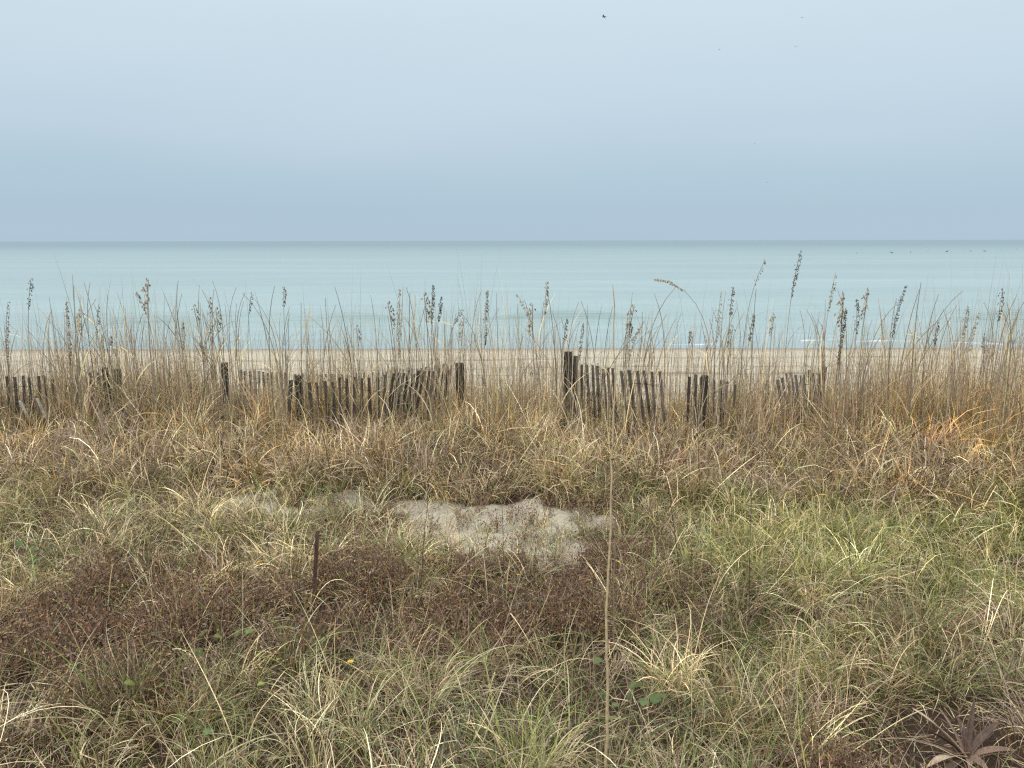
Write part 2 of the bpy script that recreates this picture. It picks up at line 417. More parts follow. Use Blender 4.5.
A = Acc()
x, y = scatter(2500, -11, 11, 8.8, 12.2)
A.add(*tussocks(0, 24, x, y, .50, .0085, pal_ridge, seg=4, spread=.10, th=(0, .4), kap=(.1, 1.5), hf=ridge_h))
x, y = scatter(700, -14, 14, 12.0, 17)
A.add(*tussocks(0, 18, x, y, .42, .009, pal_ridge, seg=3, spread=.12, th=(0, .5), kap=(.1, 1.3)))
o = A.build('dead_dune_grass', MG); setp(o, 'straw and gold dead grass growing over the dune ridge round the fences', 'grass', kind='stuff')

A = Acc()
x, y = scatter(2500, -8.5, 8.5, 7.5, 9.1); k = rng.random(len(x)) < .35+.9*clump(x, y, 3.3, 1.); x, y = x[k], y[k]
A.add(*tussocks(0, 25, x, y, .36, .0078, pal_bank, seg=6, spread=.11, th=(0, .8), kap=(.3, 2.8)))
o = A.build('brown_bank_grass', MG); setp(o, 'tangled mauve brown dead grass on the bank behind the bare sand', 'grass', kind='stuff')

def shrub_field(x, y):
    a = np.exp(-(((x-.25)/1.15)**2+((y-5.1)/.62)**2)**1.5)
    b_ = np.exp(-(((x+2.45)/.85)**2+((y-4.75)/.7)**2)**1.5)
    c_ = np.exp(-(((x+1.15)/.5)**2+((y-5.35)/.45)**2)**1.5)
    d_ = .7*np.exp(-(((x-1.0)/.45)**2+((y-5.9)/.3)**2)**1.5)
    e_ = .8*np.exp(-(((x+.9)/.6)**2+((y-4.5)/.3)**2)**1.5)
    f_ = .8*np.exp(-(((x-1.55)/.45)**2+((y-3.2)/.22)**2)**1.5)
    g_ = .9*np.exp(-(((x+2.2)/.55)**2+((y-3.8)/.4)**2)**1.5)
    return np.clip(np.maximum.reduce([a, b_, c_, d_, e_, f_, g_]), 0, 1)
A = Acc()
x, y = scatter(2300, -7, 7, 5.0, 7.75)
k = (rng.random(len(x)) > .68*shrub_field(x, y)) & (rng.random(len(x)) < .3+1.0*clump(x, y, 4.1, 2.)); x, y = x[k], y[k]
A.add(*tussocks(0, 38, x, y, .29, .0052, pal_mid, seg=6, spread=.10, th=(.05, .9), kap=(.6, 2.6), sandcut=.12))
o = A.build('olive_dune_grass', MG); setp(o, 'arching olive and straw grass spreading round the bare sand', 'grass', kind='stuff')

A = Acc()
x, y = scatter(900, -4.6, 4.6, 2.3, 5.1)
k = (rng.random(len(x)) > .7*shrub_field(x, y)) & (rng.random(len(x)) > yucca_clear(x, y)) & (rng.random(len(x)) < .2+1.0*clump(x, y, 5., .5)); x, y = x[k], y[k]
A.add(*tussocks(0, 58, x, y, .33, .0038, pal_front, seg=8, spread=.08, th=(.05, .8), kap=(.6, 2.7)))
x, y = scatter(240, -4.6, 4.6, 2.4, 5.6)          # long arching ones
k = (rng.random(len(x)) > .6*shrub_field(x, y)) & (rng.random(len(x)) > yucca_clear(x, y)); x, y = x[k], y[k]
A.add(*tussocks(0, 10, x, y, .42, .0046, lambda x, y, n, ti: pal(n, [STRAW, PALE, GREYG, OLIVE], [.9, 1., .5, .3]), seg=10, spread=.06, th=(.1, .7), kap=(1.2, 2.5)))
o = A.build('arching_beach_grass', MG); setp(o, 'long arching grey green and pale grass blades crowding the near ground', 'grass', kind='stuff')

# short tufts invading the bare sand
A = Acc()
x, y = scatter(1000, -3.2, 3, 5.7, 7.9); k = (sandmask(x, y) > .05) & (rng.random(len(x)) > .62*sandmask(x, y)*np.clip(.8+(y-6.4)*.5, 0, 1.3)); x, y = x[k], y[k]
A.add(*tussocks(0, 15, x, y, .2, .0045, pal_mid, seg=5, spread=.05, sandcut=2))
o = A.build('sparse_sand_grass', MG); setp(o, 'sparse short tufts poking through the bare sand', 'grass', kind='stuff')

# fallen litter: dead bits lying over the ground
A = Acc()
n = 42000
yy = 2.4+8.5*rng.random(n)**1.1; xx = rng.uniform(-1, 1, n)*(.7*yy+1)
k = rng.random(n) > .97*sandmask(xx, yy); xx, yy = xx[k], yy[k]; n = len(xx)
P = np.stack([xx, yy, H(xx, yy)+rng.random(n)**2*.10+.004], 1)
A.add(*blades(P, rng.uniform(0, 6.28, n), rng.uniform(.04, .2, n), rng.uniform(1.1, 1.75, n), rng.normal(0, .8, n), rng.uniform(.003, .006, n),
              pal(n, [STRAW, PALE, BROWN, MAUVE, DKBR], [.5, .25, 1, .9, .8]), seg=3))
o = A.build('fallen_grass_litter', MG); setp(o, 'dead grass fragments and leaf litter lying under the plants', 'litter', kind='stuff')

# dead reddish forbs: thin branching twigs with tiny leaves
def forbs(x, y, hgt, rnd, nb=16, nl=150, cols=None):
    A = Acc(); m = len(x)
    ti = np.repeat(np.arange(m), nb); n = len(ti)
    az = rnd.uniform(0, 6.28, n); rr = rnd.random(n)*.06
    px = x[ti]+rr*np.cos(az); py = y[ti]+rr*np.sin(az)
    hs = (hgt*np.exp(rnd.normal(0, .25, m)))[ti]
    P = np.stack([px, py, H(px, py)], 1)
    V, F, C = blades(P, az, hs*rnd.uniform(.6, 1.2, n), rnd.uniform(.0, .9, n), rnd.normal(.2, .5, n), np.full(n, .0042),
                     pal(n, [BROWN, DKBR, RUST, MAUVE], [1, 1, .5, .3]), seg=5)
    A.add(V, F, C)
    Vb = V.reshape(n, 6, 2, 3).mean(2)
    # side twigs
    k = 3; si = np.repeat(np.arange(n), k); s = rnd.integers(1, 6, n*k)
    A.add(*blades(Vb[si, s], rnd.uniform(0, 6.28, n*k), hs[si]*rnd.uniform(.15, .45, n*k), rnd.uniform(.1, 1.3, n*k), rnd.normal(0, .5, n*k),
                  np.full(n*k, .0026), pal(n*k, [BROWN, DKBR, RUST, MAUVE], [1, .8, .5, .9]), seg=2))
    # leaves
    nl_ = nl*m; bi = rnd.integers(0, n, nl_); t = rnd.uniform(1.2, 4.999, nl_); i0 = t.astype(int); fr = (t-i0)[:, None]
    p = Vb[bi, i0]*(1-fr)+Vb[bi, i0+1]*fr + rnd.normal(0, .017, (nl_, 3))
    A.add(*blades(p, rnd.uniform(0, 6.28, nl_), rnd.uniform(.010, .028, nl_), rnd.uniform(.2, 2.2, nl_), np.zeros(nl_), rnd.uniform(.007, .014, nl_),
                  pal(nl_, cols or [RUST, BROWN, DKBR, MAUVE, (.18, .085, .045), OLIVE], [1, 1, 1, .8, .8] if cols else [.3, 1.0, 1.1, .3, 1.0, .3]), seg=2))
    return A
cx, cy = scatter(15000, -4.5, 4.5, 2.5, 6.6)
k = (rng.random(len(cx)) > 1.3*yucca_clear(cx, cy)) & (rng.random(len(cx)) < shrub_field(cx, cy)*(.1+1.2*clump(cx, cy, 6.5, .8)**1.5)) & (sandmask(cx, cy) < .35); cx, cy = cx[k][:400], cy[k][:400]
qx, qy = rng.uniform(-1.6, 1.1, 44), 5.7+1.6*rng.random(44)**1.2; cx = np.concatenate([cx, qx]); cy = np.concatenate([cy, qy])
o = forbs(cx, cy, .26, rng, nl=190).build('withered_ground_cover', MS)
setp(o, 'withered reddish brown low plants with tiny leaves spreading between the grasses', 'ground cover', kind='stuff')
cx, cy = scatter(220, -6, 6, 4.5, 9)
k = (sandmask(cx, cy) < .6); cx, cy = cx[k], cy[k]
o = forbs(cx, cy, .24, rng, nb=10, nl=70).build('scattered_dead_weeds', MS)
setp(o, 'thin dead brown weeds scattered through the olive grass', 'weeds', kind='stuff')
# green small-leaved weeds at the lower left and among the grass
cx = np.concatenate([rng.normal(-1.95, .22, 10), rng.uniform(-3.2, 3.2, 26)]); cy = np.concatenate([rng.normal(3.75, .15, 10), rng.uniform(3, 6.5, 26)])
k = sandmask(cx, cy) < .3; cx, cy = cx[k], cy[k]
o = forbs(cx, cy, .2, rng, nb=9, nl=90, cols=[GREEN, (.10, .15, .06), OLIVE, GREYG, (.16, .22, .08)]).build('small_green_weeds', MF)
setp(o, 'small leaved green weeds low among the near grass', 'weeds', kind='stuff')

# ------------------------------------------------------------------ sand fences
def box_lean(p, w, d, h, lean=(0, 0), rz=0, jag=.0, taper=0., bury=.35):
    """square timber from p (ground point) up h, leaning; weathered top"""
    nlev = 6; V = []; F = []
    for i in range(nlev):
        t = i/(nlev-1); z = -bury+(h+bury)*t
        for k, (sx, sy) in enumerate(((-1, -1), (1, -1), (1, 1), (-1, 1))):
            q = 1-taper*t
            xx, yy = sx*w/2*q, sy*d/2*q
            if 0 < i < nlev-1: xx *= 1+random.uniform(-.05, .05)
            c_, s_ = math.cos(rz), math.sin(rz)
            dz = random.uniform(-jag, jag) if i == nlev-1 else 0
            V.append((p[0]+xx*c_-yy*s_+lean[0]*(z), p[1]+xx*s_+yy*c_+lean[1]*z, p[2]+z+dz))
    for i in range(nlev-1):
        for k in range(4):
            F.append((i*4+k, i*4+(k+1) % 4, (i+1)*4+(k+1) % 4, (i+1)*4+k))
    F.append((0, 3, 2, 1)); F.append(tuple(range((nlev-1)*4, nlev*4)))
    return np.array(V), np.array(F)
def round_post(p, r, h, lean=(0, 0), bury=.5, n=12):
    V = []; F = []; zs = [-bury, 0, h*.35, h*.7, h-.02, h]
    ph = [random.uniform(-.12, .12) for _ in range(n)]
    for i, z in enumerate(zs):
        q = .86 if i == len(zs)-1 else 1
        for k in range(n):
            a = 2*math.pi*k/n; rr = r*q*(1+ph[k]*.6+random.uniform(-.02, .02))
            V.append((p[0]+rr*math.cos(a)+lean[0]*z, p[1]+rr*math.sin(a)+lean[1]*z, p[2]+z+(random.uniform(-.012, .008) if i == len(zs)-1 else 0)))
    for i in range(len(zs)-1):
        for k in range(n): F.append((i*n+k, i*n+(k+1) % n, (i+1)*n+(k+1) % n, (i+1)*n+k))
    b0 = (len(zs)-1)*n
    for k in range(1, n-2, 2): F.append((b0, b0+k, b0+k+1, b0+k+2))
    return np.array(V), np.array(F)
def top_pt(px, py, Y):
    t = at(px, py, Y); g_ = float(H(t.x, t.y)); return Vector((t.x, t.y, g_)), t.z-g_
def add_post(root, px, py, Y, w, mat=None, lean=(0, 0), lab=None, round_=True):
    t = at(px, py, Y); g_ = float(H(t.x, t.y)); h = t.z-g_
    base = Vector((t.x-lean[0]*h, t.y-lean[1]*h, g_))
    loc = Vector(base)-Vector(root.location)
    if round_: V, F = round_post(loc, w/2, h, lean)
    else: V, F = box_lean(loc, w, w*.95, h, lean, random.uniform(-.3, .3), .006)
    o = mesh_np('post', V, F, mat or M_post, root, None, False)
    if lab: o['label'] = lab
    return o
def slat_run(root, a, b, n, mat, leanx=(0, 0), w=.038, jag=.03, miss=(), irr=.012, name='slat_panel'):
    """a, b = (px, py_top, Y) of first and last slat top; slats leaned in x by leanx (interpolated)"""
    A = Acc(); W = [Acc() for _ in range(3)]; tops = []
    R0 = Vector(root.location)
    for i in range(n):
        if i in miss: continue
        t = i/max(1, n-1)
        px = a[0]+(b[0]-a[0])*t+random.uniform(-.6, .6); py = a[1]+(b[1]-a[1])*t+random.uniform(-1, 1)*jag*60; Y = a[2]+(b[2]-a[2])*t
        T = at(px, py, Y); g_ = float(H(T.x, T.y)); h = T.z-g_
        lx = leanx[0]+(leanx[1]-leanx[0])*t+random.uniform(-irr, irr)*3; ly = random.uniform(-.03, .03)
        base = Vector((T.x-lx*h, T.y, g_))-R0
        rz = math.atan2(b[2]-a[2], (b[0]-a[0])/80)*.8
        V, F = box_lean(base, w*random.uniform(.85, 1.1), .010, h, (lx, ly), rz+random.uniform(-.2, .2), .008)
        A.add(V, F); tops.append((base, h, lx, ly))
    A.build(name, mat, root, False)
    for j, fr in enumerate((.18, .5, .82)):
        hh = np.mean([t_[1] for t_ in tops])*fr
        for s in (-1, 1):
            pts = [bs+Vector((lx*hh, ly*hh+s*.009, hh+.01*math.sin(i*1.3+s))) for i, (bs, h, lx, ly) in enumerate(tops)]
            V, F = tube(pts, [.0018]*len(pts), 4); W[j].add(V, F)
        W[j].build('wire', M_wire, root)

def fence(px, Y, label):
    t = at(px, 400, Y); r = empty('sand_fence', (t.x, t.y, float(H(t.x, t.y)))); return setp(r, label, 'fence', 'weathered sand fences along the dune')
f = fence(50, 10.3, 'grey slat fence with two posts at the far left of the dune')
slat_run(f, (-70, 377, 10.2), (45, 376, 10.4), 16, M_slatd, (0.02, .05), miss=(9,))
slat_run(f, (52, 377, 10.4), (98, 371, 10.9), 7, M_slatd, (.1, -.1), miss=(1, 2, 4))
add_post(f, 104.5, 367, 10.3, .08, M_post, (-.02, 0), 'dark post with square top')
add_post(f, 117, 368, 10.5, .075, M_postlt, (-.01, 0), 'paler grey post', False)
for (px, py, lx) in ((21, 400, -.35), (38, 398, -.32)):
    T = at(px, py, 9.9); g_ = float(H(T.x, T.y)); h = T.z-g_
    V, F = box_lean((0, 0, 0), .034, .012, h, (lx, -.05), .2, .012)
    o = mesh_np('broken_slat', V, F, M_slatw, None, None, False); o.location = (T.x-lx*h, T.y, g_)
    setp(o, 'bleached white broken slat leaning left in the grass, ' + ('leftmost of the two' if px < 30 else 'right one of the two'), 'fence slat', 'bleached broken slats')

f = fence(224, 11.3, 'distant grey slat fence running from the dark leaning post to behind the middle fence')
add_post(f, 213, 365, 11.8, .075, M_postlt, (0.0, 0), 'paler weathered post')
add_post(f, 224.5, 362, 11.3, .098, M_post, (.045, 0), 'dark leaning post')
slat_run(f, (241, 370, 11.8), (330, 375, 13.5), 21, M_slatg, (.0, .02), jag=.02, miss=(11,))
slat_run(f, (334, 375, 13.5), (452, 364, 11.0), 28, M_slatg, (.02, .1), jag=.02)
add_post(f, 331, 374, 11.4, .085, M_postlt, (0, 0), 'grey post')
f = fence(380, 10, 'dark slat fence of tilting boards in the middle, between two stout posts')
add_post(f, 298.5, 375, 9.9, .095, M_post, (.0, 0), 'near post')
add_post(f, 459.5, 363, 10.3, .118, M_post, (.0, 0), 'stout end post')
add_post(f, 291, 380, 9.8, .04, M_slatd, (.10, 0), 'loose leaning slat', False)
slat_run(f, (309, 381, 9.7), (385, 376, 9.7), 11, M_slatd, (-.02, .04), jag=.035)
slat_run(f, (394, 374, 9.7), (449, 370, 10.3), 12, M_slatd, (.22, .16), jag=.04)
f = fence(610, 9.8, 'slat fence of boards tilting left beside the tall square topped post')
add_post(f, 568, 352, 10, .10, M_post, (0, 0), 'tall dark post', False)
add_post(f, 575.5, 356, 10.05, .05, M_postlt, (0, 0), 'grey board against the tall post', False)
slat_run(f, (582, 366, 10.3), (613, 369, 9.9), 7, M_slat, (-.05, -.1), jag=.03)
slat_run(f, (621, 371, 9.3), (660, 371, 9.2), 6, M_slat, (-.16, -.12), jag=.03)
f = fence(705, 9.8, 'short run of slats round the squat dark post right of the tilting boards')
add_post(f, 704.5, 376, 9.8, .10, M_post, (.02, 0), 'squat dark post')
slat_run(f, (690, 378, 9.9), (696, 377, 9.8), 2, M_slatd, (0, 0), jag=.03)
slat_run(f, (714, 380, 9.9), (735, 384, 10.0), 4, M_slat, (0, 0), jag=.03)
f = fence(800, 11, 'sunken slat fence half buried in grass with one dark post at its right end')
add_post(f, 824, 367, 10.8, .085, M_post, (.04, 0), 'dark leaning post')
slat_run(f, (778, 378, 10.8), (818, 371, 11.0), 10, M_slatg, (-.25, -.12), jag=.05)

# wooden stake
T = at(317, 531, 4.85); g_ = float(H(T.x, T.y)); h = T.z-g_
M_stake = wood_mat('brown_stake_wood', (.04, .02, .013), (.16, .085, .055))
V, F = box_lean((0, 0, 0), .024, .018, h, (.10, .02), .3, .004)
o = mesh_np('wooden_stake', V, F, M_stake, None, None, False); o.location = (T.x-.10*h, T.y, g_)
setp(o, 'thin brown wooden stake leaning right in reddish weeds left of the bare sand', 'stake')

# ------------------------------------------------------------------ sea oats
GREYST = (.30, .245, .175); PINKST = (.34, .245, .175); TANST = (.42, .34, .22); DARKHD = (.18, .13, .09); PALEHD = (.42, .36, .26); BRHD = (.27, .19, .12)
def stem_pts(h, lean, nod, wob, n=12):
    pts = []; x = z = y = 0.
    for i in range(n+1):
        t = i/n
        pts.append((x, y, z))
        a = lean+nod*t**3.2
        x += math.sin(a)*h/n; z += math.cos(a)*h/n; y += wob*math.sin(3*t)*h/n
    k = h/pts[-1][2]
    return [(p[0]*k, p[1]*k, p[2]*k) for p in pts]
def head_mesh(pts, frac, rich, cols, rnd, side=1):
    rich = int(rich*1.7)
    """spikelets drooping from short branches over the top part of the stem"""
    n = rich; P = []; AZ = []
    pa = np.array(pts); m = len(pts)-1
    t = 1-frac*rnd.random(n)**.9; s = t*m; i0 = np.minimum(s.astype(int), m-1); fr = (s-i0)[:, None]
    p = pa[i0]*(1-fr)+pa[i0+1]*fr
    az = np.where(rnd.random(n) < .7, 0 if side > 0 else math.pi, math.pi/2*rnd.choice([-1, 1], n))+rnd.normal(0, .5, n)
    A = Acc(); i1 = min(m-1, int((1-frac)*m)); seg_ = pts[i1:]; V, F = tube(seg_, [.0032-.0012*q/len(seg_) for q in range(len(seg_))], 5); A.add(V, F, cols[0])
    prof = np.sin(np.clip((1-t)/frac, 0, 1)*math.pi*.85+.3)
    Lb = (.008+.028*prof)*rnd.uniform(.5, 1.3, n)
    V, F, C = blades(p, az, Lb, rnd.uniform(.2, .7, n), rnd.uniform(1.2, 2.3, n), np.full(n, .003), pal(n, [cols[0]], [1]), seg=3)
    A.add(V, F, C)
    tip = V.reshape(n, 4, 2, 3).mean(2)[:, -1]
    # spikelets, 2 crossing flat ovals for body
    for off in (0, 1.5):
        nn = n
        V, F, C = blades(tip, az+off, rnd.uniform(.014, .026, nn), rnd.uniform(2.3, 3.0, nn), np.zeros(nn), rnd.uniform(.009, .015, nn),
                         pal(nn, cols, np.ones(len(cols)), .25), seg=3, wob=np.zeros(nn))
        A.add(V, F, C)
    return A
def stalk(h, lean=0., nod=.2, wob=.0, r0=.0042, r1=.0018, col=GREYST, head=0, frac=.2, hcols=None, leaves=3, seed=0, side=1, tag_=''):
    rnd = np.random.default_rng(seed)
    root = empty('sea_oats', (0, 0, 0))
    pts = stem_pts(h, lean, nod, wob)
    n = len(pts)
    V, F = tube(pts, [r0+(r1-r0)*(i/(n-1)) for i in range(n)], 5)
    A = Acc().add(V, F, col); A.build('stem', MS, root)
    if leaves:
        nl = leaves; pa = np.array(pts)
        idx = rnd.integers(0, int(n*.62), nl)
        A = Acc().add(*blades(pa[idx], rnd.uniform(0, 6.28, nl), rnd.uniform(.28, .6, nl), rnd.uniform(.08, .4, nl), rnd.uniform(.2, 2.0, nl),
                              rnd.uniform(.005, .008, nl), pal(nl, [TANST, STRAW, GREYST], [1, 1, .6]), seg=8, wob=rnd.normal(0, .8, nl)))
        A.build('foliage', MG, root)
    if head:
        head_mesh(pts, frac, head, hcols or [BRHD, PALEHD, DARKHD], rnd, side).build('seed_head', MS, root)
    return root
def place_exact(px, py, Y, label, **kw):
    """tip at pixel px,py at depth Y"""
    T = at(px, py, Y); g_ = float(H(T.x, T.y)); h = T.z-g_
    lean = kw.get('lean', 0); nod = kw.get('nod', .2)
    p = stem_pts(h, lean, nod, 0)
    r = stalk(h, **kw)
    top = max(p, key=lambda q: q[2])
    r.location = (T.x-top[0], T.y, float(H(T.x-top[0], T.y))-.01)
    return setp(r, label, 'sea oats', GRP)
GRP = 'sea oats standing along the dune ridge'

D3 = [DARKHD, BRHD, (.10, .075, .055)]; P3 = [PALEHD, BRHD, (.5, .44, .32)]
ex = [
 (801, 251, 9.4, 'tallest sea oat of all, dark pointed seed head above the sunken fence', dict(head=46, frac=.22, hcols=D3, nod=.25, lean=-.01, side=1)),
 (654, 274, 9.3, 'sea oat with big plume nodding far over to the left above the tilting boards', dict(head=60, frac=.16, hcols=[PALEHD, BRHD, PALEHD], lean=.02, nod=-1.9, side=-1, wob=.02)),
 (846, 307, 8.9, 'sea oat with thick blackish clotted seed head beside the post of the sunken fence', dict(head=95, frac=.36, hcols=D3, nod=.15, lean=.0, r0=.006)),
 (857, 298, 9.2, 'sea oat with narrow brown head just right of the blackish clotted one', dict(head=36, frac=.22, hcols=[BRHD, DARKHD], nod=-.2, lean=.06)),
 (836, 270, 9.6, 'pale headed sea oat straight above the post of the sunken fence', dict(head=34, frac=.22, hcols=P3, nod=.2)),
 (906, 285, 9.2, 'sea oat with long dark beaded head arching over water, right of the sunken fence', dict(head=54, frac=.33, hcols=D3, nod=.45, lean=-.05)),
 (1003, 288, 9.3, 'sea oat with short black clotted tip near the right edge', dict(head=34, frac=.2, hcols=D3, nod=.05)),
 (968, 305, 9.6, 'faded sea oat with thin beaded head, first of a pair near the right edge', dict(head=26, frac=.25, hcols=[BRHD, DARKHD, PALEHD], nod=.1)),
 (979, 312, 9.3, 'pale sea oat with wispy head, second of a pair near the right edge', dict(head=34, frac=.3, hcols=P3, nod=.3)),
 (938, 322, 9.5, 'short sea oat with small dark head beside a thick leaning bare stem', dict(head=24, frac=.2, hcols=D3, nod=.1)),
 (754, 314, 9.4, 'short sea oat with dark brown head left of the sunken fence', dict(head=40, frac=.2, hcols=D3, nod=.2)),
 (733, 286, 9.4, 'sea oat with smoky brown head halfway between the squat post and sunken fence', dict(head=34, frac=.2, hcols=[BRHD, DARKHD], nod=.12, lean=-.03)),
 (721, 292, 9.6, 'tan headed sea oat above the squat dark post', dict(head=40, frac=.32, hcols=P3, nod=.1)),
 (690, 330, 9.3, 'short sea oat with small dark bead above the squat dark post', dict(head=14, frac=.1, hcols=D3, nod=.1)),
 (765, 262, 9.8, 'slender sea oat with tiny hooked tip above the water left of the tallest one', dict(head=12, frac=.14, hcols=[BRHD, PALEHD], nod=.5)),
 (547, 281, 9.6, 'upright sea oat with neat beaded head left of the tall post', dict(head=44, frac=.2, hcols=P3+[DARKHD], nod=.1)),
 (517, 291, 9.8, 'sea oat whose pale head curls over to the left in the fence gap', dict(head=38, frac=.24, hcols=P3, nod=-.8, lean=.03, side=-1)),
 (567, 318, 9.5, 'short sea oat with dark beaded head straight above the tall post', dict(head=34, frac=.2, hcols=[DARKHD, PALEHD], nod=.2)),
 (583, 322, 9.4, 'sea oat with ragged pale head just right of the tall post', dict(head=60, frac=.3, hcols=P3+[DARKHD], nod=.2)),
 (630, 322, 9.4, 'short sea oat with small brown head above the tilting boards', dict(head=22, frac=.12, hcols=D3, nod=.0)),
 (645, 322, 9.6, 'sea oat with loose straggling pale plume above the tilting boards', dict(head=60, frac=.35, hcols=P3, nod=.7, side=-1)),
 (487, 290, 9.5, 'sea oat with long shaggy tan head right of the stout end post', dict(head=80, frac=.38, hcols=[BRHD, PALEHD, DARKHD], nod=.1)),
 (433, 283, 9.6, 'sea oat with dense dark brown head, left one of two over the middle fence', dict(head=60, frac=.24, hcols=D3+[PALEHD], nod=.1)),
 (441, 295, 9.7, 'sea oat with dark spindle head, right one of two over the middle fence', dict(head=40, frac=.18, hcols=D3, nod=.2)),
 (400, 288, 9.7, 'sea oat with pale mottled head hanging left over the middle fence', dict(head=70, frac=.45, hcols=[PALEHD, DARKHD, PALEHD, BRHD], nod=.05, side=-1)),
 (462, 305, 9.6, 'sea oat with small hooked dark tip above the stout end post', dict(head=14, frac=.12, hcols=D3, nod=.7)),
 (284, 286, 9.8, 'sea oat with small brown tassel above the left end of the middle fence', dict(head=30, frac=.13, hcols=[BRHD, DARKHD, PALEHD], nod=.1, lean=-.01)),
 (252, 292, 9.8, 'sea oat with thin dark tip above the distant grey fence', dict(head=16, frac=.16, hcols=D3, nod=.3)),
 (210, 296, 9.4, 'sea oat with faded pink head straight above the leaning post pair', dict(head=40, frac=.33, hcols=[MAUVE, BRHD, PALEHD], nod=.1)),
 (137, 290, 9.6, 'sea oat with small dark head curling left, just right of the paired posts', dict(head=18, frac=.14, hcols=D3, nod=-.5, side=-1)),
 (182, 320, 9.4, 'short sea oat with ragged brown head left of the leaning post pair', dict(head=34, frac=.26, hcols=[BRHD, MAUVE], nod=.1)),
 (110, 335, 9.5, 'short sea oat with a black bead tip above the paired posts', dict(head=14, frac=.1, hcols=D3, nod=.2)),
 (99, 303, 9.7, 'sea oat with loose dotted head above the paired posts', dict(head=18, frac=.3, hcols=D3, nod=.3)),
 (31, 275, 9.3, 'sea oat with slim dark tip, tallest over the far left fence', dict(head=22, frac=.18, hcols=D3, nod=.3, lean=.01)),
 (66, 300, 9.2, 'sea oat with dense rusty head above the gap beside the paired posts', dict(head=70, frac=.45, hcols=[MAUVE, BRHD, RUST], nod=.1)),
 (8, 300, 9.3, 'sea oat with spotted brown head at the left edge', dict(head=40, frac=.4, hcols=[BRHD, MAUVE, DARKHD], nod=.3)),
]
for i, (px, py, Y, lab, kw) in enumerate(ex):
    kw.setdefault('r0', .0048); kw.setdefault('r1', .0022); kw.setdefault('leaves', 4)
    place_exact(px, py, Y, lab, seed=100+i, col=[GREYST, PINKST, (.24, .19, .14)][i % 3], **kw)

# repeats: bare and sparse stems
protos = []
for k in range(14):
    h = 1.0
    d = dict(nod=[.1, .5, -.4, .25, -.15, .8, .05][k % 7], lean=0, wob=[.02, -.03, .0][k % 3], col=[GREYST, PINKST, (.22, .17, .12), TANST][k % 4], leaves=[3, 2, 5, 4][k % 4])
    if k == 4: d.update(head=14, frac=.2, hcols=[BRHD, PALEHD])
    r = stalk(h, seed=500+k, r0=.0040, r1=.0016, **d)
    protos.append((r, [c_ for c_ in r.children]))
def region(px):
    for lim, t in ((60, 'over the far left fence'), (130, 'by the paired left posts'), (205, 'left of the leaning post'), (290, 'over the distant grey fence'),
                   (380, 'over the middle fence, left half'), (452, 'over the middle fence, right half'), (552, 'between middle fence and tall post'),
                   (612, 'beside the tall post'), (668, 'over the tilting boards'), (745, 'by the squat dark post'), (832, 'over the sunken fence'),
                   (930, 'right of the sunken fence')):
        if px < lim: return t
    return 'at the right end of the ridge'
rr = random.Random(11); made = 0
used = [False]*len(protos)
while made < 262:
    px = rr.uniform(-25, 1050)
    # denser where the photo has clumps
    dens = .5+.5*max(math.exp(-((px-c0)/w0)**2) for c0, w0 in ((60, 35), (150, 30), (190, 25), (225, 30), (300, 60), (420, 70), (540, 60), (600, 50), (700, 50), (790, 45), (850, 40), (1000, 50)))
    if rr.random() > dens: continue
    Y = rr.choice([rr.uniform(8.7, 10.4), rr.uniform(9.0, 10.8), rr.uniform(10.2, 12.5)])
    X = at(px, 400, Y).x; g_ = float(H(X, Y))
    ty = 366-rr.betavariate(2.0, 1.9)*108
    h = at(px, ty, Y).z-g_
    if not .5 < h < 2.0: continue
    k = rr.randrange(len(protos)); r, ch = protos[k]
    if not used[k]: o = r; used[k] = True
    else:
        o = r.copy(); COL.objects.link(o)
        for c_ in ch:
            q = c_.copy(); COL.objects.link(q); q.parent = o
    o.location = (X, Y, g_-.02)
    lean = rr.gauss(0, .055)+(.08 if px > 850 else 0)*rr.random()
    o.rotation_euler = (rr.gauss(0, .05), lean, rr.choice([0, math.pi])+rr.gauss(0, .5))
    o.rotation_mode = 'ZYX' if False else 'XYZ'
    s_ = rr.uniform(.8, 1.2)
    o.scale = (h if h > .9 else .9, h if h > .9 else .9, h)
    ln = 'upright' if abs(lean) < .04 else ('tilting right' if lean > 0 else 'tilting left')
    hd = 'sparsely seeded' if k == 4 else 'bare'
    ht = 'tall' if h > 1.25 else ('middling' if h > .95 else 'short')
    setp(o, f'{ht} {hd} sea oat stem, {ln}, {region(px)}', 'sea oats', GRP)
    made += 1
for k, u in enumerate(used):
    if not u:
        for c_ in protos[k][1]: bpy.data.objects.remove(c_)
        bpy.data.objects.remove(protos[k][0])

# fine thin stems seen behind all of them: uncountable haze of culms
n = 6600
yy = rng.uniform(9.0, 12.5, n); pxs = rng.uniform(-60, 1090, n)
xx = (pxs-512)/FPX*yy*1.02
P = np.stack([xx, yy, H(xx, yy)-.01], 1)
Lc = .74+1.5*rng.beta(1.5, 2.9, n)*(.75+.5*clump(xx, yy*.3, 1.7, 3))
kk = (ridge_h(xx, yy) > .82) | (rng.random(n) < .3); P = P[kk]; Lc = Lc[kk]*1.04; n = len(P)
A = Acc().add(*blades(P, rng.uniform(0, 6.28, n), Lc, rng.uniform(0, .11, n), rng.uniform(0, .4, n), rng.uniform(.0045, .0075, n),
                      pal(n, [GREYST, PINKST, TANST, STRAW, (.5, .36, .24)], [.8, 1, .9, .9, 1]), seg=6, pw=2))
o = A.build('thin_grass_culms', MS); setp(o, 'thin dry culms standing up out of the ridge grass', 'grass', kind='stuff')

